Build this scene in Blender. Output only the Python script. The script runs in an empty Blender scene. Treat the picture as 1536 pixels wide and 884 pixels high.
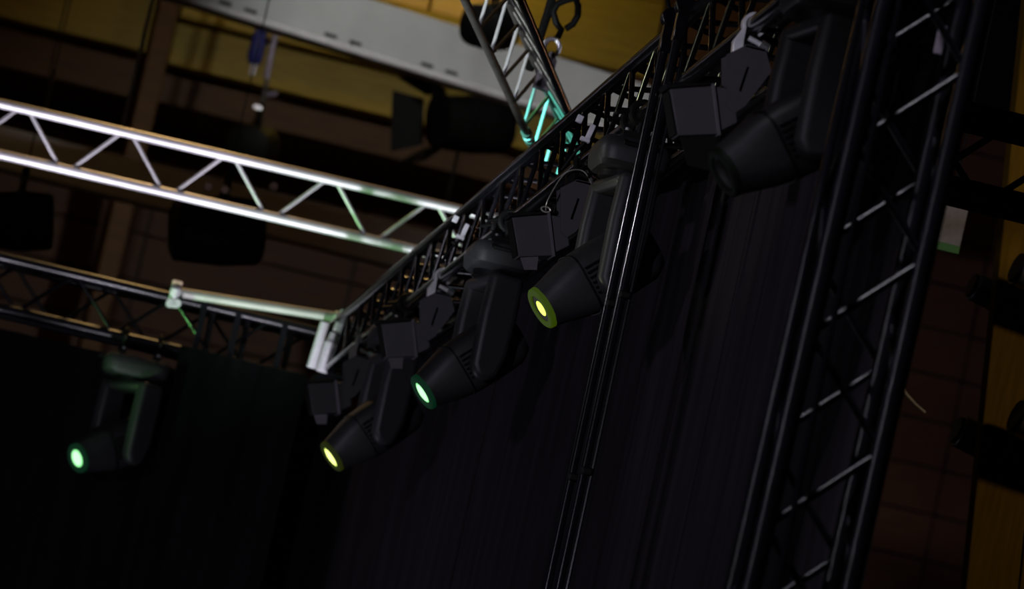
import bpy, bmesh, math, random
from mathutils import Vector, Matrix, Quaternion
R = math.radians
rnd = random.Random(7)
S = bpy.context.scene
COL = S.collection

# ------------------------------------------------------------------ camera
# world: Z up, X across the stage, Y upstage; the camera stands at the origin at eye height
cam_d = bpy.data.cameras.new('camera')
cam = bpy.data.objects.new('camera', cam_d); COL.objects.link(cam)
cam_d.sensor_width = 36.0; cam_d.lens = 199.22
cam_d.clip_end = 300
fwd = Vector((0.12286126, 0.98240319, 0.14067366))
ex = Vector((0.96537428, -0.15117451, 0.2126))
ey = Vector((0.23012519, 0.10968243, -0.96696027))
m = Matrix((( ex.x, -ey.x, -fwd.x, 0), (ex.y, -ey.y, -fwd.y, 0), (ex.z, -ey.z, -fwd.z, 0), (0, 0, 0, 1)))
cam.matrix_world = Matrix.Translation((0, 0, 1.6)) @ m
cam_d.dof.use_dof = True; cam_d.dof.focus_distance = 18.9; cam_d.dof.aperture_fstop = 4.8
S.camera = cam

# ------------------------------------------------------------------ world, view, lights
w = bpy.data.worlds.new('world'); S.world = w; w.use_nodes = True
w.node_tree.nodes['Background'].inputs[0].default_value = (0.5, 0.5, 0.6, 1)
w.node_tree.nodes['Background'].inputs[1].default_value = 0.0015
S.view_settings.view_transform = 'Standard'; S.view_settings.look = 'None'
S.view_settings.gamma = 1.0; S.view_settings.exposure = 0.0
S.view_settings.use_curve_mapping = False
try:
    S.cycles.use_denoising = True
    S.cycles.max_bounces = 6
    S.cycles.sample_clamp_indirect = 2.0
except Exception:
    pass

def aim(o, tgt):
    d = Vector(tgt) - o.location
    o.rotation_euler = d.to_track_quat('-Z', 'Y').to_euler()
def area(name, loc, tgt, size, watt, color, size_y=None):
    l = bpy.data.lights.new(name, 'AREA'); l.energy = watt; l.color = color
    l.shape = 'RECTANGLE'; l.size = size; l.size_y = size_y or size
    o = bpy.data.objects.new(name, l); COL.objects.link(o); o.location = loc; aim(o, tgt); return o
def spot(name, loc, tgt, deg, watt, color, r=0.05, blend=0.4):
    l = bpy.data.lights.new(name, 'SPOT'); l.energy = watt; l.color = color
    l.spot_size = R(deg); l.spot_blend = blend; l.shadow_soft_size = r
    o = bpy.data.objects.new(name, l); COL.objects.link(o); o.location = loc; aim(o, tgt); return o
def point(name, loc, watt, color, r=0.1):
    l = bpy.data.lights.new(name, 'POINT'); l.energy = watt; l.color = color; l.shadow_soft_size = r
    o = bpy.data.objects.new(name, l); COL.objects.link(o); o.location = loc; return o

# profile spot from the auditorium side onto the row of fixtures
spot('front_wash', (-7.0, 2.0, 3.0), (2.1, 19.8, 4.65), 22, 3300, (0.88, 0.85, 1.0), 0.35, 0.6)
# backlight bar on the far stage side, at truss height
spot('side_bar', (-5.0, 20.0, 5.6), (2.5, 17.35, 4.0), 25, 260, (0.95, 0.92, 1.0), 0.06, 0.6)
# lavender profile spots on the stage floor toning the silver truss from below
for lx in (0.1, 0.8, 1.5, 2.2, 2.9):
    spot('truss_toner', (lx, 24.0, 0.5), (lx, 26.95, 5.75), 12, 1950, (0.90, 0.86, 1.0), 0.1, 1.0)
# soft remainder of the stage wash
area('floor_wash', (-1.0, 23.0, 0.6), (2.2, 25, 5.0), 1.2, 55, (0.86, 0.82, 1.0))
# upstage low lamp rimming the braces
spot('brace_rim', (-3.1, 20.4, 1.9), (2.5, 17.4, 4.95), 17, 400, (0.93, 1.0, 0.66), 0.10, 0.8)
# green moving light low on the far side
spot('green_beam', (-2.6, 24.6, 0.8), (2.85, 27, 5.80), 12, 1500, (0.30, 1.0, 0.25), 0.05, 1.0)
# teal profile spot hitting the hoisted truss, and an added cool fill for its pale braces
spot('teal_beam', (-3.0, 19.0, 4.7), (2.93, 23.5, 5.69), 7.6, 11000, (0.16, 1.0, 0.82), 0.03, 0.3)
spot('hoist_fill', (-1.0, 16.5, 1.0), (2.36, 21.4, 5.68), 14, 2800, (0.90, 0.97, 1.0), 0.05, 0.6)
# added unseen cool spot, high on the left, to brighten the tower braces
spot('tower_brace_fill', (-0.6, 11.5, 9.7), (2.57, 13.7, 3.75), 20, 1100, (0.90, 0.88, 1.0), 0.12, 0.6)
# added weak side light for thin highlights on the tower chords
spot('tower_side_fill', (-5.0, 11.5, 4.7), (2.55, 13.7, 3.9), 22, 130, (0.9, 0.86, 1.0), 0.1, 0.6)
# warm hall lamp under the ceiling, then added warm fill lights
point('hall_lamp_and_fill', (4.1, 40.2, 10.2), 21, (1.0, 0.76, 0.13), 0.15)
spot('hall_lamp_and_fill', (7.4, 18.5, 7.5), (4.9, 22.0, 4.95), 34, 210, (1.0, 0.84, 0.66), 0.2, 0.6)  # added to light the column, its spotlights and the board
point('hall_lamp_and_fill', (-2.6, 36.0, 9.0), 26, (1.0, 0.58, 0.20), 0.15)  # added fill for the left part of the back wall
point('hall_lamp_and_fill', (9.2, 35.0, 6.0), 16, (1.0, 0.50, 0.28), 0.15)  # added fill for the right part of the back wall
# white hall light on the catwalk
spot('catwalk_lamp', (3.5, 31.5, 10.2), (3.9, 36.3, 8.2), 50, 420, (1.0, 0.98, 0.94), 0.1, 0.8)
# warm lamp above the silver truss
spot('grid_lamp', (1.8, 28.7, 8.7), (1.7, 27, 5.7), 62, 210, (1.0, 0.62, 0.22), 0.2, 0.5)

# ------------------------------------------------------------------ materials
def mat(name, col, rough=0.5, metal=0.0, spec=0.5, var=0.15, scale=30.0, bump=0.0, stretch=None):
    M = bpy.data.materials.new(name); M.use_nodes = True
    nt = M.node_tree; b = nt.nodes['Principled BSDF']
    b.inputs['Roughness'].default_value = rough; b.inputs['Metallic'].default_value = metal
    b.inputs['Specular IOR Level'].default_value = spec
    tc = nt.nodes.new('ShaderNodeTexCoord'); no = nt.nodes.new('ShaderNodeTexNoise')
    no.inputs['Scale'].default_value = scale; no.inputs['Detail'].default_value = 4
    src = tc.outputs['Object']
    if stretch:
        mp = nt.nodes.new('ShaderNodeMapping'); mp.inputs['Scale'].default_value = stretch
        nt.links.new(src, mp.inputs['Vector']); src = mp.outputs['Vector']
    nt.links.new(src, no.inputs['Vector'])
    rp = nt.nodes.new('ShaderNodeValToRGB')
    rp.color_ramp.elements[0].position = 0.3; rp.color_ramp.elements[1].position = 0.7
    rp.color_ramp.elements[0].color = (*[c * (1 - var) for c in col], 1)
    rp.color_ramp.elements[1].color = (*[min(1, c * (1 + var)) for c in col], 1)
    nt.links.new(no.outputs['Fac'], rp.inputs['Fac']); nt.links.new(rp.outputs['Color'], b.inputs['Base Color'])
    if bump:
        bp = nt.nodes.new('ShaderNodeBump'); bp.inputs['Strength'].default_value = bump
        bp.inputs['Distance'].default_value = 0.01
        nt.links.new(no.outputs['Fac'], bp.inputs['Height']); nt.links.new(bp.outputs['Normal'], b.inputs['Normal'])
    return M
def emit(name, inner, outer, k_in, k_out):
    # a lamp lens or glowing bezel: hot in the middle, coloured towards its rim
    M = bpy.data.materials.new(name); M.use_nodes = True; nt = M.node_tree
    b = nt.nodes['Principled BSDF']; b.inputs['Base Color'].default_value = (0.02, 0.03, 0.02, 1)
    b.inputs['Roughness'].default_value = 0.6; b.inputs['Specular IOR Level'].default_value = 0.1
    tc = nt.nodes.new('ShaderNodeTexCoord'); ln = nt.nodes.new('ShaderNodeVectorMath'); ln.operation = 'LENGTH'
    nt.links.new(tc.outputs['Object'], ln.inputs[0])
    mr = nt.nodes.new('ShaderNodeMapRange'); mr.inputs['From Min'].default_value = 0.032; mr.inputs['From Max'].default_value = 0.046
    nt.links.new(ln.outputs['Value'], mr.inputs['Value'])
    rp = nt.nodes.new('ShaderNodeValToRGB')
    rp.color_ramp.elements[0].color = (*[c * k_in for c in inner], 1)
    rp.color_ramp.elements[1].color = (*[c * k_out for c in outer], 1)
    nt.links.new(mr.outputs['Result'], rp.inputs['Fac']); nt.links.new(rp.outputs['Color'], b.inputs['Emission Color'])
    b.inputs['Emission Strength'].default_value = 1.0
    return M

M = {
 'truss_black': mat('black_painted_truss', (0.0035, 0.0035, 0.005), 0.19, 0.0, 0.35, 0.3, 20),
 'tower_black': mat('black_painted_tower', (0.004, 0.0038, 0.006), 0.30, 0.0, 0.35, 0.3, 20),
 'silver': mat('raw_aluminium', (0.62, 0.60, 0.62), 0.42, 0.35, 0.5, 0.06, 12),
 'zinc': mat('weathered_zinc', (0.36, 0.37, 0.33), 0.5, 0.2, 0.4, 0.1, 12),
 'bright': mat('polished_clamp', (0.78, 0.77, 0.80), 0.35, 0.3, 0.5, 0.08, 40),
 'chrome': mat('chrome_bolt', (0.8, 0.8, 0.82), 0.2, 0.9),
 'dark_steel': mat('dimmed_truss_steel', (0.10, 0.095, 0.085), 0.4, 0.3, 0.5, 0.25, 14),  # on the hoisted chords the missing light is put into this colour
 'pale_steel': mat('pale_brace', (0.55, 0.56, 0.55), 0.4, 0.2, 0.5, 0.1, 14),
 'bronze': mat('bronze_brace', (0.22, 0.15, 0.06), 0.4, 0.3, 0.5, 0.2, 14),
 'plastic': mat('black_plastic', (0.020, 0.020, 0.022), 0.48, 0.0, 0.3, 0.12, 60, 0.02),
 'plastic_dk': mat('deep_black_plastic', (0.002, 0.002, 0.0025), 0.5, 0.0, 0.2),
 'rubber': mat('black_rubber', (0.003, 0.003, 0.003), 0.6, 0.0, 0.15),
 'flood': mat('dark_grey_sheet_steel', (0.045, 0.041, 0.048), 0.55, 0.0, 0.4, 0.08, 25),
 'flood_lo': mat('grey_flap', (0.08, 0.073, 0.085), 0.55, 0.0, 0.4, 0.08, 25),
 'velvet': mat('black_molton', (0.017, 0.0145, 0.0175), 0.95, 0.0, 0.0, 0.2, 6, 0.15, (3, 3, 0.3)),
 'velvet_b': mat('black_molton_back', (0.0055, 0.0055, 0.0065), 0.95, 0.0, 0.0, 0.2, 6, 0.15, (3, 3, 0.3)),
 'grey': mat('grey_painted_steel', (0.42, 0.43, 0.43), 0.5, 0.0, 0.4, 0.05, 5),
 'pale_grey': mat('pale_grey_paint', (0.72, 0.70, 0.68), 0.6, 0.0, 0.3, 0.05, 5),
 'slot': mat('slot_black', (0.03, 0.03, 0.032), 0.8),
 'ochre': mat('lit_ochre_wood', (0.36, 0.255, 0.030), 0.55, 0.0, 0.3, 0.2, 3, 0.0, (1, 1, 12)),
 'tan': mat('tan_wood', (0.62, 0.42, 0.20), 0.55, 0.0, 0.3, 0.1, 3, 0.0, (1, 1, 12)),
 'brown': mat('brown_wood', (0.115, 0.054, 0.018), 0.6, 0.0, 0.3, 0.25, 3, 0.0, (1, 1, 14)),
 'walnut': mat('walnut_wall', (0.085, 0.036, 0.017), 0.6, 0.0, 0.3, 0.25, 3, 0.0, (1, 1, 14)),
 'column': mat('stained_pine', (0.105, 0.056, 0.004), 0.7, 0.0, 0.03, 0.2, 4, 0.0, (14, 14, 1)),
 'floor': mat('stage_floor', (0.012, 0.011, 0.011), 0.7),
 'white': mat('white_plastic', (0.75, 0.74, 0.80), 0.45),
 'board': mat('pale_board', (0.22, 0.20, 0.205), 0.7, 0.0, 0.3, 0.12, 40),
 'green_edge': mat('green_edging', (0.035, 0.14, 0.025), 0.6),
 'blue': mat('blue_connector', (0.015, 0.02, 0.16), 0.5),
 'bracket_grey': mat('dim_bracket_steel', (0.10, 0.085, 0.10), 0.5, 0.3, 0.4, 0.3, 40),  # kept dark in colour so the teal beam hardly shows on it
 'can': mat('satin_black_can', (0.30, 0.29, 0.31), 0.42, 0.92, 0.6),
 'purple': mat('mauve_bracket', (0.32, 0.27, 0.34), 0.5, 0.2),
 'twig': mat('pale_cord', (0.30, 0.24, 0.17), 0.7),
 'wire': mat('steel_wire', (0.55, 0.53, 0.45), 0.35, 0.6),
 'peach': mat('peach_knob', (0.5, 0.33, 0.25), 0.5),
 'pole': mat('black_gloss_pole', (0.005, 0.005, 0.007), 0.13, 0.0, 0.6),
 'lens_lime': emit('lime_lens', (0.75, 1.0, 0.12), (0.45, 0.8, 0.0), 2.2, 0.6),
 'lens_green': emit('green_lens', (0.42, 1.0, 0.45), (0.08, 0.9, 0.16), 1.8, 1.0),
 'lens_yellow': emit('yellow_lens', (0.85, 1.0, 0.25), (0.5, 0.8, 0.0), 2.2, 0.9),
 'lens_off': mat('dark_glass', (0.004, 0.005, 0.004), 0.5, 0.0, 0.2),
 'rim_lime': emit('lime_bezel_glow', (0.028, 0.05, 0.0), (0.025, 0.045, 0.0), 1, 1),  # bezels glow faintly in place of lens light caught by the ring
 'rim_green': emit('green_bezel_glow', (0.0, 0.016, 0.005), (0.0, 0.014, 0.005), 1, 1),
 'rim_yellow': emit('yellow_bezel_glow', (0.012, 0.015, 0.0), (0.012, 0.015, 0.0), 1, 1),
 'rim_off': mat('bezel_black', (0.006, 0.009, 0.005), 0.6, 0.0, 0.1),
}

# ------------------------------------------------------------------ mesh helpers
class MB:
    """collects primitives and links them as one mesh object"""
    def __init__(s): s.v = []; s.f = []
    def add(s, vs, fs):
        n = len(s.v); s.v += [tuple(v) for v in vs]; s.f += [tuple(i + n for i in f) for f in fs]; return s
    def box(s, c, d, rot=None):
        c = Vector(c); h = Vector(d) / 2
        vs = [Vector((sx * h.x, sy * h.y, sz * h.z)) for sx in (-1, 1) for sy in (-1, 1) for sz in (-1, 1)]
        if rot is not None: vs = [rot @ v for v in vs]
        vs = [c + v for v in vs]
        return s.add(vs, [(0, 1, 3, 2), (4, 6, 7, 5), (0, 4, 5, 1), (2, 3, 7, 6), (0, 2, 6, 4), (1, 5, 7, 3)])
    def tube(s, pts, r, n=12, caps=True):
        pts = [Vector(p) for p in pts]; rings = []; fs = []
        rr = r if isinstance(r, (list, tuple)) else [r] * len(pts)
        t0 = (pts[1] - pts[0]).normalized()
        u = t0.orthogonal().normalized()
        vs = []
        for i, p in enumerate(pts):
            a = pts[max(i - 1, 0)]; b = pts[min(i + 1, len(pts) - 1)]
            t = (b - a).normalized()
            u = (u - t * u.dot(t)).normalized(); v = t.cross(u)
            for k in range(n):
                an = 2 * math.pi * k / n
                vs.append(p + (u * math.cos(an) + v * math.sin(an)) * rr[i])
        for i in range(len(pts) - 1):
            for k in range(n):
                k2 = (k + 1) % n
                fs.append((i * n + k, i * n + k2, (i + 1) * n + k2, (i + 1) * n + k))
        if caps:
            fs.append(tuple(range(n - 1, -1, -1))); fs.append(tuple((len(pts) - 1) * n + k for k in range(n)))
        return s.add(vs, fs)
    def prism(s, poly, d0, d1, frame=None):
        """poly of (a, b) in the local XZ plane, extruded along Y from d0 to d1"""
        n = len(poly)
        vs = [Vector((a, d0, b)) for a, b in poly] + [Vector((a, d1, b)) for a, b in poly]
        if frame is not None: vs = [frame @ v for v in vs]
        fs = [tuple(range(n)), tuple(range(2 * n - 1, n - 1, -1))]
        for k in range(n): k2 = (k + 1) % n; fs.append((k2, k, n + k, n + k2))
        return s.add(vs, fs)
    def loft(s, rings, caps=True):
        n = len(rings[0]); vs = [v for r_ in rings for v in r_]; fs = []
        for i in range(len(rings) - 1):
            for k in range(n):
                k2 = (k + 1) % n; fs.append((i * n + k, i * n + k2, (i + 1) * n + k2, (i + 1) * n + k))
        if caps:
            fs.append(tuple(range(n - 1, -1, -1))); fs.append(tuple((len(rings) - 1) * n + k for k in range(n)))
        return s.add(vs, fs)
    def mesh(s, name, smooth=True, ang=38):
        me = bpy.data.meshes.new(name); me.from_pydata(s.v, [], s.f); me.update()
        bm = bmesh.new(); bm.from_mesh(me); bmesh.ops.recalc_face_normals(bm, faces=bm.faces); bm.to_mesh(me); bm.free()
        if smooth:
            me.shade_smooth(); me.set_sharp_from_angle(angle=R(ang))
        return me
    def build(s, name, material, parent=None, loc=None, bevel=0.0, smooth=True):
        me = s.mesh(name, smooth); me.materials.append(M[material] if isinstance(material, str) else material)
        return link(name, me, parent, loc, bevel)
def link(name, me, parent=None, loc=None, bevel=0.0):
    o = bpy.data.objects.new(name, me); COL.objects.link(o)
    if parent is not None: o.parent = parent
    if loc is not None: o.location = loc
    if bevel:
        b = o.modifiers.new('bevel', 'BEVEL'); b.width = bevel; b.segments = 2; b.limit_method = 'ANGLE'; b.angle_limit = R(40)
    return o
def tag(o, label, cat, group=None):
    o['label'] = label; o['category'] = cat
    if group: o['group'] = group
    return o
def thing(name, label, cat, loc=(0, 0, 0), group=None):
    o = bpy.data.objects.new(name, None); COL.objects.link(o); o.location = loc
    o.empty_display_size = 0.1
    return tag(o, label, cat, group)
def struct(o): o['kind'] = 'structure'; return o
def between(o, p, q):
    p = Vector(p); q = Vector(q); o.location = p
    o.rotation_mode = 'QUATERNION'; o.rotation_quaternion = (q - p).to_track_quat('Z', 'Y')
_rod = {}
def rod(name, p, q, r, material, parent, n=12):
    """a straight round bar from p to q (local to parent); equal bars share their mesh"""
    L = round((Vector(q) - Vector(p)).length, 4); key = (L, r, material, n, name)
    if key not in _rod:
        b = MB(); b.tube([(0, 0, 0), (0, 0, L)], r, n); me = b.mesh(name); me.materials.append(M[material]); _rod[key] = me
    o = link(name, _rod[key], parent); between(o, p, q); return o

def truss(root, A, B, corners, faces, chord_r, brace_r, mat_chord, mat_brace, pitch, phase, parent_loc, gap=0.0):
    """chords run from A to B at the offsets in corners; faces lists (i, j, phase shift, style)"""
    A = Vector(A); B = Vector(B); P = Vector(parent_loc); d = (B - A); L = d.length; d.normalize()
    for k, c in enumerate(corners):
        rod('chord', A + c - P, B + c - P, chord_r, 'truss_black' if (gap < 0 and k == 2) else mat_chord, root, 18)  # third hoisted chord: its lack of light is put into the black
    for i, j, sh, style in faces:
        ci, cj = corners[i], corners[j]
        t = (phase + sh) % pitch
        while t < L:
            p = A + ci + d * t
            steps = ((0.5, mat_brace), (-0.5, mat_brace)) if style == 'zig' else ((0.0, mat_brace), (-1.0, 'bronze')) if style == 'N' else ((0.0, 'dark_steel'),)
            for st, mb in steps:
                t2 = t + st * pitch
                if -0.001 <= t2 <= L + 0.001 and t >= -0.001:
                    q = A + cj + d * t2
                    g = d * (gap if st > 0 else -gap if st < 0 else 0.0); p = A + ci + d * t + g; q = q - g
                    u = (q - p).normalized()
                    rod('brace', p + u * chord_r * 0.7 - P, q - u * chord_r * 0.7 - P, brace_r, mb, root, 10)
            t += pitch

# ------------------------------------------------------------------ the setting
b = MB(); b.box((2, 20, -0.05), (16, 46, 0.1)); struct(b.build('floor', 'floor', smooth=False))
b = MB(); b.box((2, 20, 11.05), (16, 46, 0.1)); struct(b.build('ceiling', 'brown', smooth=False))
b = MB(); b.box((10.05, 20, 5.5), (0.1, 46, 11)); struct(b.build('wall_right', 'walnut', smooth=False))
wall = struct(MB().box((2, 42.75, 5.5), (16, 0.1, 11)).build('wall_back', 'plastic_dk', smooth=False))
# wood panels of the back wall, each its own board
pm = {}
for ix in range(8):
    for iz in range(20):
        x0 = -2.30 + ix * 1.6 + (0.0 if iz % 2 else 0.0); z0 = 2.88 + iz * 0.355
        if z0 > 10.4: continue
        if 'p' not in pm:
            q = MB(); q.box((0, 0, 0), (1.58, 0.06, 0.335)); me = q.mesh('panel', False); me.materials.append(M['walnut']); pm['p'] = me
        o = link('panel', pm['p'], wall, (x0 + 0.8, 42.64 + rnd.uniform(-.012, .012), z0 + 0.178))
ceil = bpy.data.objects['ceiling']
def ceiling_panel(x0, x1, z0, z1, y, material):  # ochre and brown put lit and unlit faces into the wood colour
    return MB().box(((x0 + x1) / 2, y + 0.5, (z0 + z1) / 2), (x1 - x0, 1.0, z1 - z0)).build('ceiling_panel', material, ceil, bevel=0.01, smooth=False)
ceiling_panel(-1.5, 2.10, 8.59, 9.20, 41.0, 'ochre')
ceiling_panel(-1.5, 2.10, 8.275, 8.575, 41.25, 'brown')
ceiling_panel(2.28, 6.6, 8.885, 9.10, 40.9, 'ochre')
ceiling_panel(2.28, 6.6, 8.555, 8.87, 41.05, 'ochre')
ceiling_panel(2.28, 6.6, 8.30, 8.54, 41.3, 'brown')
for x0, x1 in ((2.30, 3.28), (3.30, 4.06), (4.085, 4.62)):
    ceiling_panel(x0, x1, 9.40, 10.3, 41.05, 'tan')
ceiling_panel(2.28, 4.63, 9.30, 9.385, 40.98, 'ochre')
ceiling_panel(4.66, 5.78, 9.29, 9.86, 41.0, 'ochre')
ceiling_panel(4.66, 5.78, 9.875, 10.5, 41.06, 'ochre')
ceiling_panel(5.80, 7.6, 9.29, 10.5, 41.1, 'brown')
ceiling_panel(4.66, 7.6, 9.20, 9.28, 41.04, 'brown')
struct(MB().box((2.19, 41.2, 7.8), (0.15, 0.6, 6.4)).build('trim_1', 'brown', bevel=0.01, smooth=False))

# grey steel catwalk beam with pairs of slots, high in the hall
def slanted(x0, y0, z0, x1, y1, z1, h, t):
    d = Vector((x1 - x0, y1 - y0, z1 - z0)); L = d.length
    rot = Matrix.Rotation(math.atan2(y1 - y0, x1 - x0), 3, 'Z') @ Matrix.Rotation(-math.asin((z1 - z0) / L), 3, 'Y')
    return rot, L
cw = thing('catwalk_beam', 'long pale grey steel beam with paired dark slots high under the wooden ceiling', 'beam', (1.0, 35.0, 8.0))
cp = Vector(cw.location)
dirv = Vector((3.141, 1.024, 0)).normalized(); rz = Matrix.Rotation(math.atan2(dirv.y, dirv.x), 3, 'Z')
A0 = Vector((1.0, 35.06, 8.0)); LB = 6.0
mid = A0 + dirv * LB / 2
nrm = Vector((dirv.y, -dirv.x, 0))        # towards the auditorium
MB().box(mid + Vector((0, 0, 0.195)) - nrm * 0.1 - cp, (LB, 0.2, 0.37), rz).build('web_plate', 'grey', cw, bevel=0.006, smooth=False)
MB().tube([A0 + nrm * 0.026 + Vector((0, 0, 0.016)) - cp, A0 + dirv * LB + nrm * 0.026 + Vector((0, 0, 0.016)) - cp], 0.024, 14).build('lower_flange', 'bright', cw)  # lip takes a brighter metal, its highlight put into the colour
for sx in (1.62, 1.78, 2.24, 2.41, 2.96, 3.13, 3.63, 3.80):
    t = (sx - A0.x) / dirv.x
    c = A0 + dirv * t + nrm * 0.001 + Vector((0, 0, 0.072))
    MB().box(c - cp, (0.085, 0.012, 0.022), rz).build('slot', 'slot', cw, smooth=False)
# second, darker beam further below
tag(MB().box((2.4, 38.1, 7.20), (8.0, 0.2, 0.28), Matrix.Rotation(R(0.6), 3, 'Y')).build('grey_beam', 'pale_grey', bevel=0.006, smooth=False),
    'dim grey steel beam seen behind the silver truss', 'beam')

# ------------------------------------------------------------------ black side truss (recedes along the curtain)
s = 0.24
CORN = [Vector((0, 0, 0)), Vector((s, 0, 0)), Vector((s, 0, s)), Vector((0, 0, s))]      # inner low, outer low, outer top, inner top
st = thing('side_truss', 'long black box truss running upstage above the side curtain, carrying the lights', 'truss', (2.52, 13.89, 4.82))
truss(st, (2.52, 13.89, 4.82), (2.52, 27.0, 4.82), CORN, [(3, 0, 0, 'zig'), (2, 1, 0.1, 'zig'), (3, 2, 0.0, 'zig'), (0, 1, 0.12, 'zig')],
      0.025, 0.010, 'truss_black', 'truss_black', 0.477, (16.88 - 13.89) % 0.477, st.location)
# black back truss
bt = thing('back_truss', 'black box truss along the top of the back curtain', 'truss', (-1.2, 27.0, 4.83))
CB = [Vector((0, 0, 0)), Vector((0, s, 0)), Vector((0, s, s)), Vector((0, 0, s))]
truss(bt, (-1.2, 27.0, 4.83), (2.49, 27.0, 4.83), CB, [(3, 0, 0, 'zig'), (2, 1, 0.2, 'zig'), (0, 1, 0.1, 'zig'), (3, 2, 0.1, 'zig')],
      0.024, 0.009, 'tower_black', 'truss_black', 0.48, 0.1, bt.location)
for px, dy in ((1.93, -0.04), (1.985, 0.06), (2.10, -0.04), (2.16, 0.08), (2.33, -0.04), (2.38, 0.1)):
    MB().box((px + 1.2, dy, 0.115), (0.028, 0.02, 0.25)).build('hanger_strap', 'tower_black', bt, smooth=False)
# silver truss beyond it, higher up
sv = thing('silver_truss', 'bright silver aluminium truss crossing the upper left, lit from below', 'truss', (-1.2, 27.0, 5.53))
SA, SB = Vector((-1.2, 26.85, 5.5125)), Vector((3.30, 27.03, 5.578))
SV = [Vector((0, 0, 0)), Vector((0, 0, s))]
dS = (SB - SA).normalized()
t0 = (1.397 + 1.2 - 0.012) % 0.508
truss(sv, SA, SB, SV, [(1, 0, 0.0, 'zig')], 0.0235, 0.0095, 'silver', 'silver', 0.508, t0, sv.location, 0.022)

# ------------------------------------------------------------------ truss hung from a chain hoist
ht = thing('hoisted_truss', 'dark truss with pale braces coming down from the top centre, caught by teal light', 'truss', (1.525, 18.0, 5.56))
HA, HB = Vector((1.525, 18.0, 5.56)), Vector((3.304, 25.0, 5.56))
HT = [Vector((0, 0, 0)), Vector((0.016, 0.0, 0.235)), Vector((0.24, 0, 0))]
HPH = (21.9 - 18.0) * 1.032 % 0.48
truss(ht, HA, HB, HT, [(1, 0, 0.0, 'N'), (2, 1, 0.2, 'dark')], 0.0165, 0.0075, 'dark_steel', 'pale_steel', 0.48, HPH, ht.location, -1e-6)
dH = (HB - HA).normalized(); hp = Vector(ht.location)
for c in (HT[0], HT[1]):
    for t in (5.12, 5.20, 5.28):
        p = HA + c + dH * t - hp
        MB().tube([p - dH * 0.025, p + dH * 0.025], 0.022, 14).build('joint_sleeve', 'bright' if t == 5.20 else 'dark_steel', ht)
# hoist bracket, shackle, hook
hk = thing('chain_hoist', 'black chain hoist with hook and shackle holding the hoisted truss', 'hoist', (2.765, 22.62, 5.715))
o = Vector(hk.location)
MB().prism([(-.035, -.02), (.03, -.03), (.035, .10), (.01, .14), (-.03, .11)], -0.03, 0.03).build('bracket', 'bracket_grey', hk, bevel=0.004)
ring = [(0.005 + 0.032 * math.cos(a), 0, 0.155 + 0.036 * math.sin(a)) for a in [2 * math.pi * k / 20 for k in range(21)]]
MB().tube(ring, 0.010, 8, False).build('shackle', 'bright', hk)
hook = [(0.02, 0, .20), (0.028, 0, .235), (0.0, 0, .26), (-0.02, 0, .30), (-.012, 0, .335), (.02, 0, .36), (.055, 0, .375), (.075, 0, .35), (.082, 0, .31), (.07, 0, .27), (.045, 0, .245)]
MB().tube(hook, 0.014, 10).build('hook', 'rubber', hk)
MB().tube([(.055, 0, .37), (.062, 0, .40)], 0.02, 12).build('swivel', 'rubber', hk)
MB().tube([(.055, 0, .40), (.065, 0, .72)], 0.05, 16).build('hook_block', 'rubber', hk, bevel=0.006)
MB().tube([(.065, 0, .72), (.3, 0, 5.2)], 0.012, 8).build('chain', 'rubber', hk)
MB().tube([(-.16, .05, .62), (-.06, .05, .64), (-.02, .05, .60), (-.035, .05, .30), (-.06, .05, .05)], 0.018, 8).build('cable', 'rubber', hk)

# ------------------------------------------------------------------ tower and wing truss at the right
tw = thing('truss_tower', 'black vertical box truss tower standing at the right, nearest to the viewer', 'truss', (2.455, 13.6, 0))
TC = [Vector((0, 0, 0)), Vector((s, 0, 0)), Vector((s, s, 0)), Vector((0, s, 0))]
truss(tw, (2.385, 13.6, 0.04), (2.466, 13.6, 5.10), TC, [(0, 1, 0, 'zig'), (3, 2, 0.24, 'zig'), (0, 3, 0.12, 'zig'), (1, 2, 0.36, 'zig')],
      0.025, 0.0095, 'tower_black', 'tower_black', 0.49, (4.115 - 0.04) % 0.49, tw.location)
MB().box((s / 2, s / 2, 0.02), (0.5, 0.5, 0.04)).build('base_plate', 'tower_black', tw)
MB().box((0.195, 0.20, 4.46), (0.022, 0.006, 0.075)).build('white_tag', 'purple', tw, bevel=0.002)
MB().tube([(-0.05, 0.05, 0.3), (-0.045, 0.05, 5.0)], 0.008, 8).build('cable', 'pole', tw)
MB().tube([(0.04, -0.035, 0.3), (0.03, -0.035, 5.0)], 0.008, 8).build('cable', 'pole', tw)
wt = thing('wing_truss', 'thick black truss running off to the right behind the tower', 'truss', (2.9, 17.0, 4.69))
WC = [Vector((0, 0, 0)), Vector((0, s, 0)), Vector((0, s, s)), Vector((0, 0, s))]
truss(wt, (2.9, 17.0, 4.69), (7.0, 17.0, 4.69), WC, [(3, 0, 0, 'zig'), (2, 1, 0.24, 'zig'), (0, 1, 0.1, 'zig')],
      0.027, 0.011, 'plastic_dk', 'plastic_dk', 0.48, 0.17, wt.location)

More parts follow.
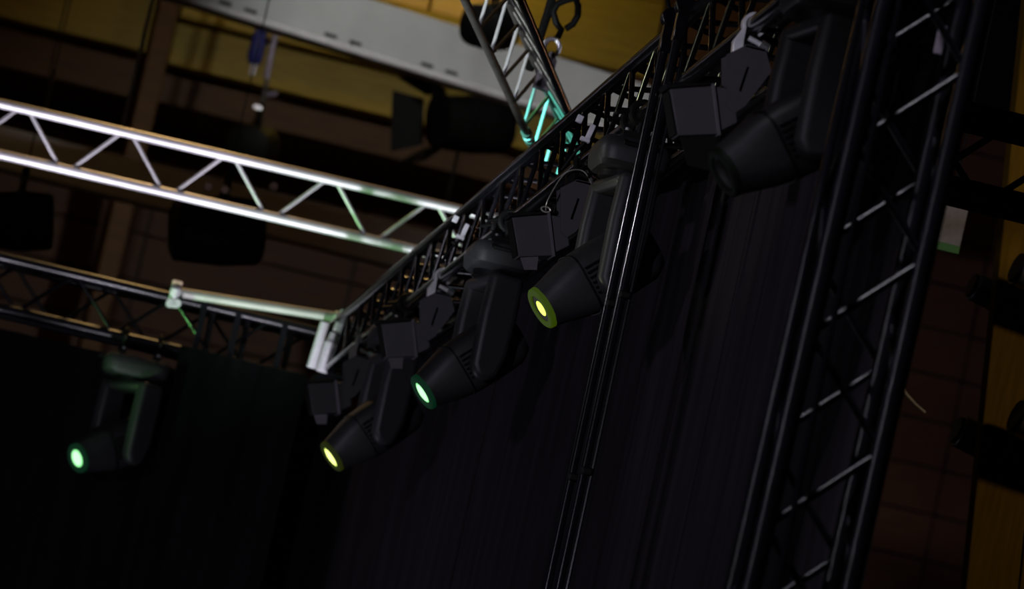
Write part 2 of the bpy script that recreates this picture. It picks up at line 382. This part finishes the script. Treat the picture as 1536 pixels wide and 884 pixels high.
# ------------------------------------------------------------------ curtains
def drape(name, p0, p1, z0, z1, label, material, amp, seed, group='black stage drapes'):
    p0 = Vector((*p0, 0)); p1 = Vector((*p1, 0)); L = (p1 - p0).length; d = (p1 - p0) / L; nn = Vector((-d.y, d.x, 0))
    r2 = random.Random(seed); n = int(L * 34); b = MB(); rows = 7
    ph = [r2.uniform(0, 6.28) for _ in range(4)]; wl = [r2.uniform(.22, .34), r2.uniform(.45, .7), r2.uniform(1.0, 1.6), r2.uniform(.1, .14)]
    for side in (0, 1):
        for k in range(n + 1):
            u = L * k / n
            for q in range(rows):
                h = q / (rows - 1)
                off = amp * ((0.5 + 0.5 * (1 - h)) * math.sin(6.283 * u / wl[0] + ph[0] + 0.5 * h) + 0.8 * math.sin(6.283 * u / wl[1] + ph[1] + .6 * (1 - h))
                             + 0.9 * math.sin(6.283 * u / wl[2] + ph[2]) + 0.25 * math.sin(6.283 * u / wl[3] + ph[3]))
                pt = p0 + d * u + nn * (off + side * 0.008); b.v.append((pt.x, pt.y, z0 + (z1 - z0) * h))
    N = (n + 1) * rows
    for k in range(n):
        for q in range(rows - 1):
            a = k * rows + q; e = (k + 1) * rows + q
            b.f.append((a, e, e + 1, a + 1)); b.f.append((N + a, N + a + 1, N + e + 1, N + e))
    for q in range(rows - 1):
        b.f.append((q, q + 1, N + q + 1, N + q)); a = n * rows + q; b.f.append((a, N + a, N + a + 1, a + 1))
    for k in range(n):
        a, e = k * rows, (k + 1) * rows
        b.f.append((a, N + a, N + e, e)); a += rows - 1; e += rows - 1; b.f.append((a, e, N + e, N + a))
    return tag(b.build(name, material), label, 'curtain', group)
drape('stage_curtain', (2.835, 14.3), (2.835, 17.80), 0.02, 4.95, 'black drape panel nearest the tower, with soft vertical folds', 'velvet', 0.011, 1)
drape('stage_curtain', (2.85, 17.82), (2.85, 22.50), 0.02, 4.95, 'black drape panel behind the two lit lamps of the side truss', 'velvet', 0.011, 2)
drape('stage_curtain', (2.835, 22.52), (2.835, 27.26), 0.02, 4.95, 'black drape panel of the side row, furthest upstage by the corner', 'velvet', 0.010, 3)
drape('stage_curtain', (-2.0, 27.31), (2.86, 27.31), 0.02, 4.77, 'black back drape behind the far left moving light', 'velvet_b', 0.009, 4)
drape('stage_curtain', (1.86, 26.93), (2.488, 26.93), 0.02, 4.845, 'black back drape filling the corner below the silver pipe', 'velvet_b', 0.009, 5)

# ------------------------------------------------------------------ silver scaffold pipe in the corner
sp = thing('scaffold_pipe', 'pale silver pipe clamped across the far corner on top of the back truss', 'pipe', (1.776, 26.93, 5.09))
o = Vector(sp.location)
MB().tube([(0, 0, 0), (0.80, 0, 0.062)], 0.024, 18).build('pipe', 'zinc', sp)
for k, (x, z) in enumerate(((0.0, -0.002), (0.795, 0.055))):
    c = MB()
    c.tube([(x - 0.022, -.005, z), (x + 0.022, -.005, z)], 0.036, 16)
    c.tube([(x, -.02, z + .01), (x, -.02, z - .075)], [0.028, 0.024], 12)
    c.tube([(x - 0.014, -.05, z - .062), (x - .014, -.02, z - .062)], 0.020, 10)
    c.tube([(x + 0.018, -.05, z - .056), (x + .018, -.02, z - .056)], 0.020, 10)
    c.build('coupler', 'bright', sp)
MB().box((0.0, -.012, .045), (.05, .03, .02)).build('wing_nut', 'peach', sp, bevel=0.004)
stub = thing('coupler_tubes', 'pair of short pale tubes hanging from the clamp at the curtain corner', 'pipe', (2.440, 26.3, 4.809))
MB().tube([(-0.005, 0, 0.0), (0.012, 0, 0.22)], 0.022, 14).build('narrow_tube', 'bright', stub)
MB().tube([(0.045, -.02, -.01), (0.058, -.02, 0.13)], 0.028, 16).build('wide_tube', 'bright', stub)
MB().tube([(0.058, -.02, 0.13), (0.062, -.02, 0.18)], [0.022, 0.016], 14).build('collar', 'silver', stub)
MB().tube([(0.085, -.03, 0.19), (0.10, -.02, 0.29)], 0.032, 14).build('cross_coupler', 'bright', stub)

# ------------------------------------------------------------------ slim pole pair hanging in front of the curtain
def pole(loc, label, dx):
    t = thing('hanging_pole', label, 'pole', loc)
    MB().tube([(0, 0, 0.0), (0, 0, 5.0 - loc[2] + 0.05)], 0.015, 14).build('tube', 'pole', t)
    MB().tube([(0.026, -0.012, 0.0), (0.024, -0.012, 4.9 - loc[2])], 0.006, 8).build('cable', 'pole', t)
    for z in (4.13, 3.57):
        MB().box((0.008, -0.008, z - loc[2]), (0.036, 0.034, 0.025)).build('cable_tie', 'rubber', t, bevel=0.006)
    c = MB(); zt = 5.06 - loc[2]
    c.tube([(0.0, -.025, zt), (0.0, .025, zt)], 0.031, 14); c.box((0, 0, zt - 0.07), (0.035, 0.04, 0.09)); c.tube([(0, -.015, zt), (-.03, -.015, zt + .06)], .006, 8)
    c.build('coupler', 'truss_black', t, bevel=0.003)
    return t
pole((2.475, 17.36, 0.0), 'slim black pole clamped to the side truss, left one of the close pair', 0)
pole((2.475, 17.12, 0.0), 'slim black pole clamped to the side truss, right one of the close pair', 0)

# ------------------------------------------------------------------ moving heads
def superring(c, u, v, a, bb, e, n=28):
    out = []
    for k in range(n):
        th = 2 * math.pi * k / n; cx = math.cos(th); sy = math.sin(th)
        out.append(c + u * (a * math.copysign(abs(cx) ** (2 / e), cx)) + v * (bb * math.copysign(abs(sy) ** (2 / e), sy)))
    return out
def moving_head(loc, pan, tilt, lens, rim, label, along='Y', lk=1.0):
    """loc: top centre of the base, under the truss chord; the head pivots in the yoke"""
    t = thing('moving_head', label, 'stage light', loc, 'moving heads hung from the black trusses')
    ra = Matrix.Rotation(0 if along == 'Y' else R(90), 3, 'Z')
    b = MB(); ring_ = []
    for z, k in ((-0.10, .84), (-0.085, .96), (-0.05, 1.0), (-0.022, .97), (-0.004, .86)):
        ring_.append([ra @ v for v in superring(Vector((0, 0, z)), Vector((1, 0, 0)), Vector((0, 1, 0)), 0.122 * k, 0.165 * k, 5, 32)])
    b.loft(ring_); base = b.build('base', 'plastic', t)
    for sy in (-1, 1):
        hb = MB(); hb.tube([ra @ Vector((-.05, sy * .15, -.02)), ra @ Vector((-.05, sy * .185, -.03)), ra @ Vector((.05, sy * .185, -.03)), ra @ Vector((.05, sy * .15, -.02))], .008, 8)
        hb.build('handle', 'rubber', base)
        c = MB(); cy = sy * 0.085
        c.box(ra @ Vector((0, cy, 0.012)), (0.10, 0.035, 0.024) if along == 'Y' else (0.035, 0.10, 0.024))
        pts = [ra @ Vector((0.036 * math.cos(a), cy, 0.092 + 0.036 * math.sin(a))) for a in [2 * math.pi * k / 16 for k in range(17)]]
        c.tube(pts, 0.012, 8, False)
        c.tube([ra @ Vector((0, cy, 0.02)), ra @ Vector((0, cy, 0.06))], 0.014, 10)
        c.tube([ra @ Vector((-.042, cy, 0.09)), ra @ Vector((-.085, cy, 0.075))], 0.007, 8)
        cl = c.build('omega_clamp', 'rubber', t)
        for sx in (-1, 1):
            MB().tube([ra @ Vector((sx * .038, cy - .004, .022)), ra @ Vector((sx * .038, cy - .004, .034))], .008, 10).build('bolt', 'chrome', cl)
    # yoke turned by pan
    y = MB(); rp = Matrix.Rotation(pan, 3, 'Z')
    arm = [(-.062, 0), (.066, 0), (.070, -.16), (.064, -.30), (.040, -.385), (.0, -.405), (-.040, -.40), (-.064, -.355), (-.068, -.16)]
    y.tube([(0, 0, -.095), (0, 0, -.125)], [.085, .09], 24)
    y2 = MB(); fr = rp.to_4x4()
    y2.prism([(-.066, -.118), (.068, -.118), (.07, -.165), (-.066, -.165)], -0.142, 0.142, fr)
    for sy in (-1, 1):
        y2.prism([(a, bz - .118) for a, bz in arm], sy * .148 - .034, sy * .148 + .034, fr)
    yk = y2.build('yoke', 'plastic', t, bevel=0.024); yk.modifiers['bevel'].segments = 4
    y.build('pan_collar', 'plastic_dk', yk)
    # head
    piv = Vector((0, 0, -.425)); w_ = rp @ Vector((-math.sin(tilt), 0, -math.cos(tilt))); u = rp @ Vector((0, 1, 0)); v = w_.cross(u)
    h = MB(); rings = []
    for d, a, bb, e in ((-.185, .05, .055, 3), (-.175, .075, .08, 3.2), (-.13, .100, .104, 3.6), (-.02, .106, .108, 4), (.07, .104, .106, 4), (.13, .096, .098, 3.4), (.19, .082, .083, 2.7), (.238, .072, .072, 2.1), (.250, .070, .070, 2.0)):
        rings.append(superring(piv + w_ * d, u, v, a, bb, e))
    
    h.loft(rings); hd = h.build('head', 'plastic', t)
    # bezel and lens carry their own origin at the lens centre
    bz = MB(); bz.loft([superring(w_ * a_, u, v, r_, r_, 2) for a_, r_ in ((-.004, .047), (.006, .0485), (.007, .052), (.007, .066), (.002, .0715), (-.012, .073))], False)
    rm = bz.build('bezel', rim, hd, loc=piv + w_ * .250)
    ln = MB(); n = 28; vs = [w_ * .0105]; fs = []
    for rr, dd in ((.016, .0095), (.032, .007), (.047, .002)):
        vs += superring(w_ * dd, u, v, rr, rr, 2, n)
    for k in range(n): fs.append((0, 1 + k, 1 + (k + 1) % n))
    for q in range(2):
        for k in range(n):
            k2 = (k + 1) % n; fs.append((1 + q * n + k, 1 + (q + 1) * n + k, 1 + (q + 1) * n + k2, 1 + q * n + k2))
    ln.add(vs, fs); lo = ln.build('lens', lens, hd, loc=piv + w_ * .2465); lo.scale = (lk,) * 3
    # cooling vents on both flanks, a seam and a locking knob
    vn = MB(); rot = Matrix((v, u, w_)).transposed()
    for sy in (-1, 1):
        for k in range(6):
            vn.box(piv + w_ * (.045 + .0) + v * (-.05 + k * .018) + u * (sy * .104), (.006, .012, .085), rot)
    vv = vn.build('vent_grille', 'plastic_dk', hd); vv['kind'] = 'stuff'
    MB().loft([superring(piv + w_ * d, u, v, a, a * 1.02, 3.9) for d, a in ((.094, .1035), (.094, .1052), (.100, .1045), (.100, .1025))], False).build('seam_ring', 'plastic_dk', hd)
    for sy in (-1, 1):
        MB().tube([piv + u * sy * .10, piv + u * sy * .122], .045, 16).build('pivot_hub', 'plastic_dk', hd)
    return t
T44 = R(43.5); P9 = R(9)
ZB = 4.735
moving_head((2.52, 14.78, ZB + .015), P9, R(50), 'lens_off', 'rim_off', 'large blurred black moving light, unlit, hung nearest beside the tower')
moving_head((2.52, 17.92, ZB), P9, R(47), 'lens_lime', 'rim_lime', 'black moving light with a lime slit of lens, behind the pole pair', lk=0.72)
moving_head((2.52, 20.76, ZB), P9, R(45), 'lens_green', 'rim_green', 'black moving light with bright green lens, in the middle of the side truss')
moving_head((2.52, 23.62, ZB), P9, T44, 'lens_yellow', 'rim_yellow', 'dim black moving light with yellow lens, furthest along the side truss', lk=1.08)
moving_head((1.68, 27.0, 4.745), R(32), R(61), 'lens_green', 'rim_green', 'dark moving light with green lens under the back truss at far left', 'X')

# ------------------------------------------------------------------ small flood lights with slotted yoke plates
def hook_clamp(parent, z0, material, y=0.0, k=1.0):
    """half coupler hooked over the chord whose centre is at z0"""
    pts = []
    for a in range(-50, 211, 20):
        an = R(a); pts.append((-.0 + .037 * math.cos(an), z0 + .037 * math.sin(an)))
    inner = [(.026 * math.cos(R(a)), z0 + .026 * math.sin(R(a))) for a in range(210, -51, -20)]
    poly = pts + [(-.052, z0 - .06), (-.046, z0 - .108), (-.016, z0 - .108), (-.022, z0 - .05)] + inner
    c = MB(); c.prism(poly, y - .017, y + .017)
    cl = c.build('hook_clamp', material, parent, bevel=0.002)
    MB().tube([(-.008, y, z0 - .04), (.045, y, z0 - .055)], .008, 10).build('clamp_bolt', material, cl)
    MB().tube([(.03, y, z0 - .048), (.055, y, z0 - .058)], .014, 8).build('bolt_head', 'chrome', cl)
    return cl
def flood(loc, label, clamp, cable, big=False, skin='flood'):
    """loc: point on the chord the lamp hangs from"""
    t = thing('flood_light', label, 'stage light', loc, 'small flood lights between the moving heads')
    hook_clamp(t, 0.0, clamp)
    hexa = [(-.078, -.145), (-.028, -.105), (.030, -.105), (.060, -.163), (.006, -.280), (-.020, -.308), (-.045, -.290)]
    dz_ = 0.028; hexa = [(a + .006, b_ + dz_) for a, b_ in hexa]
    for y0 in (-.072,):
        # plate built as two halves round its slot
        p = MB(); y1, y2 = y0 - .003, y0 + .003
        sl = [(-.007, -.138), (.001, -.138), (-.007, -.214), (-.016, -.214)]
        p.prism([hexa[0], hexa[1], (-.003, -.077), sl[0], sl[3], hexa[6]], y1, y2)
        p.prism([(-.003, -.077), hexa[2], hexa[3], hexa[4], sl[2], sl[1], sl[0]], y1, y2)
        p.prism([sl[3], sl[2], hexa[4], hexa[5], hexa[6]], y1, y2)
        pl = p.build('yoke_plate', skin, t, smooth=False)
    MB().prism(hexa, .005, .011).build('yoke_plate', skin, t, smooth=False)  # extra plate added behind the slot to keep it dark
    MB().box((.006, 0, -.079), (.06, .15, .008)).build('yoke_bridge', skin, t)
    # housing tilted so that its opening faces the stage
    rot = Matrix.Rotation(R(-17 + 12), 4, 'Y')
    rot = Matrix.Rotation(R(-19), 4, 'Y')
    fr = Matrix.Translation((-.036, 0, -.264)) @ rot @ Matrix.Scale(0.95, 4)
    h = MB(); h.prism([(-.160, -.072), (-.035, -.080), (-.035, .070), (-.168, .072)], -.055, .055, fr)
    hs = h.build('housing', skin, t, bevel=0.003)
    r_ = MB(); r_.prism([(-.040, -.084), (-.028, -.084), (-.028, .076), (-.040, .076)], -.060, .060, fr)
    r_.build('rear_frame', 'flood_lo', t, bevel=0.002)
    bk = MB(); bk.prism([(-.028, -.07), (.03, -.05), (.03, .055), (-.028, .068)], -.05, .05, fr); bk.build('rear_cover', skin, t, bevel=0.004)
    lid = MB(); lid.prism([(-.178, .074), (-.030, .073), (-.030, .080), (-.182, .090)], -.058, .058, fr); lid.build('barn_door', 'rubber', t, bevel=0.002)
    lf = MB(); lf.prism([(-.155, -.078), (-.045, -.083), (-.045, -.20), (-.140, -.165)] if big else [(-.155, -.075), (-.09, -.078), (-.10, -.125), (-.145, -.120)], -.054, -.049, fr); lf.build('lower_flap', 'rubber' if big else 'flood_lo', t)
    gl = MB(); gl.prism([(-.168, -.066), (-.1645, -.066), (-.170, .066), (-.1735, .066)], -.048, .048, fr); gl.build('front_glass', 'lens_off', t)
    if cable:
        pts = [fr @ Vector((-.045, -.062, .085)), fr @ Vector((-.035, -.07, .12)), Vector((-.075, -.05, -.08)), Vector((-.045, -.05, -.045)), Vector((0, -.05, -.04)), Vector((.035, -.09, -.09))]
        # smooth it
        sm = []
        for i in range(len(pts) - 1):
            p0 = pts[max(i - 1, 0)]; p1 = pts[i]; p2 = pts[i + 1]; p3 = pts[min(i + 2, len(pts) - 1)]
            for k in range(6):
                x = k / 6; sm.append(0.5 * ((2 * p1) + (p2 - p0) * x + (2 * p0 - 5 * p1 + 4 * p2 - p3) * x * x + (3 * p1 - p0 - 3 * p2 + p3) * x ** 3))
        sm.append(pts[-1])
        MB().tube(sm, .0022, 6).build('safety_wire', 'wire', t)
        c = fr @ Vector((-.045, -.064, .088))
        cr = [c + Vector((.016 * math.cos(a), 0, .009 * math.sin(a))) for a in [2 * math.pi * k / 14 for k in range(15)]]
        MB().tube(cr, .0028, 6, False).build('carabiner', 'wire', t)
    return t
flood((2.52, 15.97, 4.82), 'grey flood light with slotted plate and silver hook clamp, nearest and largest', 'bright', False, True)
flood((2.52, 18.98, 4.82), 'grey flood light with a steel safety wire and carabiner, above the lime-lit moving head', 'rubber', True)
flood((2.52, 22.45, 4.82), 'small grey flood light on a white hook clamp, left of the green-lit moving head', 'bright', False)
flood((2.52, 25.0, 4.82), 'furthest and dimmest flood light, in the dark upstage end of the side truss', 'dark_steel', False, skin='plastic')  # darker skin and clamp put the shade of this end into the colour

# white power plugs on short leads at the side truss
def plug(loc, label):
    t = thing('power_plug', label, 'plug', loc, 'white plugs on the side truss')
    rot = Matrix.Rotation(R(12), 3, 'Y')
    MB().box((0, 0, 0), (.018, .018, .055), rot).build('body', 'white', t, bevel=0.003)
    MB().box((-.012, 0, -.03), (.034, .022, .014), rot).build('collar', 'white', t, bevel=0.003)
    MB().box((-.045, 0, .035), (.022, .02, .026), rot).build('socket', 'white', t, bevel=0.003)
    MB().tube([(-.008, 0, -.035), (-.03, .02, -.07), (-.06, .05, -.14)], .006, 8).build('lead', 'rubber', t)
plug((2.475, 18.66, 4.872), 'white plug beside the base of the lime-lit moving head')
plug((2.475, 21.67, 4.905), 'white plug beside the base of the green-lit moving head')

# ------------------------------------------------------------------ lamps in the dark hall behind
def hall_lantern(loc, label, rot_z, size, knobs, doors, k=1.0):
    t = thing('hall_lantern', label, 'stage light', loc)
    rz_ = Matrix.Rotation(rot_z, 4, 'Z') @ Matrix.Rotation(R(-12), 4, 'Y')
    b = MB(); rings = []
    for x, r_, e in ((-.5, .30, 2.4), (-.46, .36, 2.6), (.1, .40, 3), (.46, .38, 2.4), (.5, .36, 2.2)):
        rings.append([(rz_ @ v.to_4d()).to_3d() for v in superring(Vector((x * size, 0, 0)), Vector((0, 1, 0)), Vector((0, 0, 1)), r_ * size, r_ * size, e, 20)])
    b.loft(rings); b.build('body', 'rubber', t)
    yk = MB(); yk.tube([(0, -.44 * size, -.02), (0, -.44 * size, .42 * size), (0, -.3 * size, .55 * size), (0, .3 * size, .55 * size), (0, .44 * size, .42 * size), (0, .44 * size, -.02)], .014, 8)
    yk.build('yoke', 'rubber', t)
    MB().tube([(0, 0, .53 * size), (0, 0, .53 * size + .08)], .02, 10).build('clamp', 'rubber', t)
    MB().tube([(0, 0, .53 * size + .07), (0, 0, (11.0 - loc[2]) / k)], .004, 6).build('suspension_wire', 'rubber', t)
    t.scale = (k,) * 3
    for kx, kz in knobs:
        MB().tube([(kx, -.24, kz), (kx, -.20, kz)], .022, 12).build('knob', 'peach', t, bevel=0.004)
    if doors:
        for az in (0, 90, 180, 270):
            d = MB(); fr = Matrix.Rotation(R(az), 4, 'X')
            d.add([(rz_ @ fr @ Vector(p).to_4d()).to_3d() for p in ((-.5 * size, -.3 * size, .34 * size), (-.5 * size, .3 * size, .34 * size), (-.85 * size, .4 * size, .55 * size), (-.85 * size, -.4 * size, .55 * size),
                   (-.5 * size, -.3 * size, .355 * size), (-.5 * size, .3 * size, .355 * size), (-.85 * size, .4 * size, .565 * size), (-.85 * size, -.4 * size, .565 * size))],
                  [(0, 1, 2, 3), (7, 6, 5, 4), (0, 4, 5, 1), (1, 5, 6, 2), (2, 6, 7, 3), (3, 7, 4, 0)])
            d.build('barn_door', 'rubber', t, smooth=False)
    return t
L1 = hall_lantern((2.817, 38.3, 7.654), 'black round lantern hanging on a pole behind the silver truss', R(75), 0.34, (), False, 1.2355)
MB().box((-.02, -.02, .225), (.045, .02, .02)).build('white_label', 'bright', L1)
MB().tube([(.0, 0, .26), (.0, 0, .40), (-.02, 0, .56)], .012, 8).build('drop_chain', 'dark_steel', L1)
MB().tube([(.02, 0, .31), (.07, 0, .33)], .012, 8).build('shackle', 'purple', L1)
MB().tube([(-.005, 0, .40), (-.012, 0, .58), (0.01, 0, 1.2), (0.03, 0, 2.6)], .018, 10).build('hanging_pole', 'purple', L1)
cn = thing('blue_connector', 'dark blue cable connector hanging beside the lantern pole', 'connector', (2.706, 38.3, 8.148)); cn.scale = (1.2355,) * 3
MB().tube([(0, 0, 0), (0, 0, .06)], .018, 10).build('sleeve', 'bright', cn)
MB().tube([(0, 0, .06), (-.005, 0, .10), (-.005, 0, .20), (.0, 0, .28), (.02, 0, .6)], [.03, .045, .042, .028, .02], 12).build('body', 'blue', cn)
MB().tube([(.02, 0, .6), (.06, 0, 1.5), (.1, 0, 4.0)], .012, 8).build('cable', 'rubber', cn)
L2 = hall_lantern((4.248, 38.3, 8.18), 'black barn-door lantern hanging under the pale grey beam', R(20), 0.46, ((-.27, .185), (-.17, .175)), True, 1.16)
hall_lantern((3.76, 34.0, 8.05), 'black lantern half hidden behind the hoisted truss at the top', R(60), 0.36, (), False)
hall_lantern((2.12, 30.0, 5.86), 'black boxy lantern with small pale knobs below the lower silver chord', R(8), 0.47, ((-.11, .19), (-.02, .195), (.23, .27)), False)
hall_lantern((1.06, 30.0, 5.66), 'black lantern at the left edge below the silver truss', R(0), 0.40, (), False)
for (x, y, z0, z1, lab) in ((1.56, 31.0, 6.42, 11.0, 'thin grey rod hanging from the ceiling left of the lantern pole'),
                            (1.12, 31.0, 6.40, 6.66, 'short thin grey rod behind the silver truss at far left'),
                            (4.21, 38.3, 6.94, 7.98, 'thin dark rod below the barn-door lantern')):
    r_ = thing('hanging_rod', lab, 'rod', (x, y, z0))
    dx = 0.09 if z1 > 10 else 0.02
    MB().tube([(0, 0, 0), (dx * (z1 - z0) / 0.9 * .0, 0, z1 - z0)], 0.012, 10).build('rod', 'zinc' if x < 3 else 'rubber', r_)
    MB().tube([(0, 0, -.01), (0, 0, .03)], 0.016, 10).build('end_cap', 'rubber', r_)
    if z1 < 7: MB().tube([(0, 0, z1 - z0), (0, 0, 11.0 - z0)], 0.004, 6).build('wire', 'rubber', r_)

# ------------------------------------------------------------------ right edge: slanting wooden column with black spotlights, board, cord
col = thing('wooden_column', 'slanting orange-brown wooden column at the right edge', 'column', (5.2, 22.0, 0))
dz = 0.103
for k in range(4):
    xa = 5.195 + k * 0.22
    c = MB(); c.prism([(xa - 5.2, 0.0), (xa - 5.2 + .214, 0.0), (xa - 5.2 + .214 - dz * 8, 8.0), (xa - 5.2 - dz * 8, 8.0)], 0.0, 0.10)
    c.build('plank', 'column', col, bevel=0.006, smooth=False)
def can(loc, label, L, r_, d):
    t = thing('wall_spotlight', label, 'spotlight', loc, 'black cylinder spotlights on the column')
    d = Vector(d).normalized()
    MB().tube([(0, 0, 0), tuple(d * L)], r_, 24).build('housing', 'can', t, bevel=0.008)
    MB().tube([tuple(d * (L * .98)), tuple(d * (L + .012))], [r_ * .9, r_ * .8], 24).build('front_ring', 'rubber', t)
    MB().tube([tuple(d * L * .4), tuple(d * L * .4 + Vector((.02, .10, -.03)))], .02, 10).build('bracket', 'rubber', t)
dcan = (-.95, -.12, .20)
can((4.98, 21.87, 5.24), 'black cylinder spotlight on the column, upper one', .30, .075, dcan)
can((5.10, 21.87, 4.66), 'black cylinder spotlight on the column, lower one', .30, .082, dcan)
can((4.86, 22.3, 5.21), 'small black spotlight behind the column edge, upper one', .25, .06, dcan)
can((4.92, 22.3, 4.62), 'small black spotlight behind the column edge, lower one', .25, .068, dcan)
bd = thing('pale_board', 'pale grey hanging board with a green lower edge, right of the tower', 'board', (4.43, 22.0, 5.33))
MB().prism([(-.085, .03), (.045, .03), (.050, .27), (-.080, .27)], 0, .02).build('panel', 'board', bd, smooth=False)
MB().prism([(-.086, -.002), (.045, -.002), (.045, .029), (-.086, .029)], -.003, .022).build('green_edge', 'green_edge', bd, smooth=False)
MB().tube([(-.02, .01, .27), (0.0, .01, 5.6)], .004, 6).build('wire', 'rubber', bd)
tag(MB().tube([(4.33, 22, 4.80), (4.352, 22, 4.755), (4.385, 22, 4.725), (4.43, 22, 4.695), (4.475, 22, 4.672)], [.006, .008, .008, .007, .006], 8).build('loose_cable', 'twig'),
    'short curved pale cable end in the dark right of the tower', 'cable')
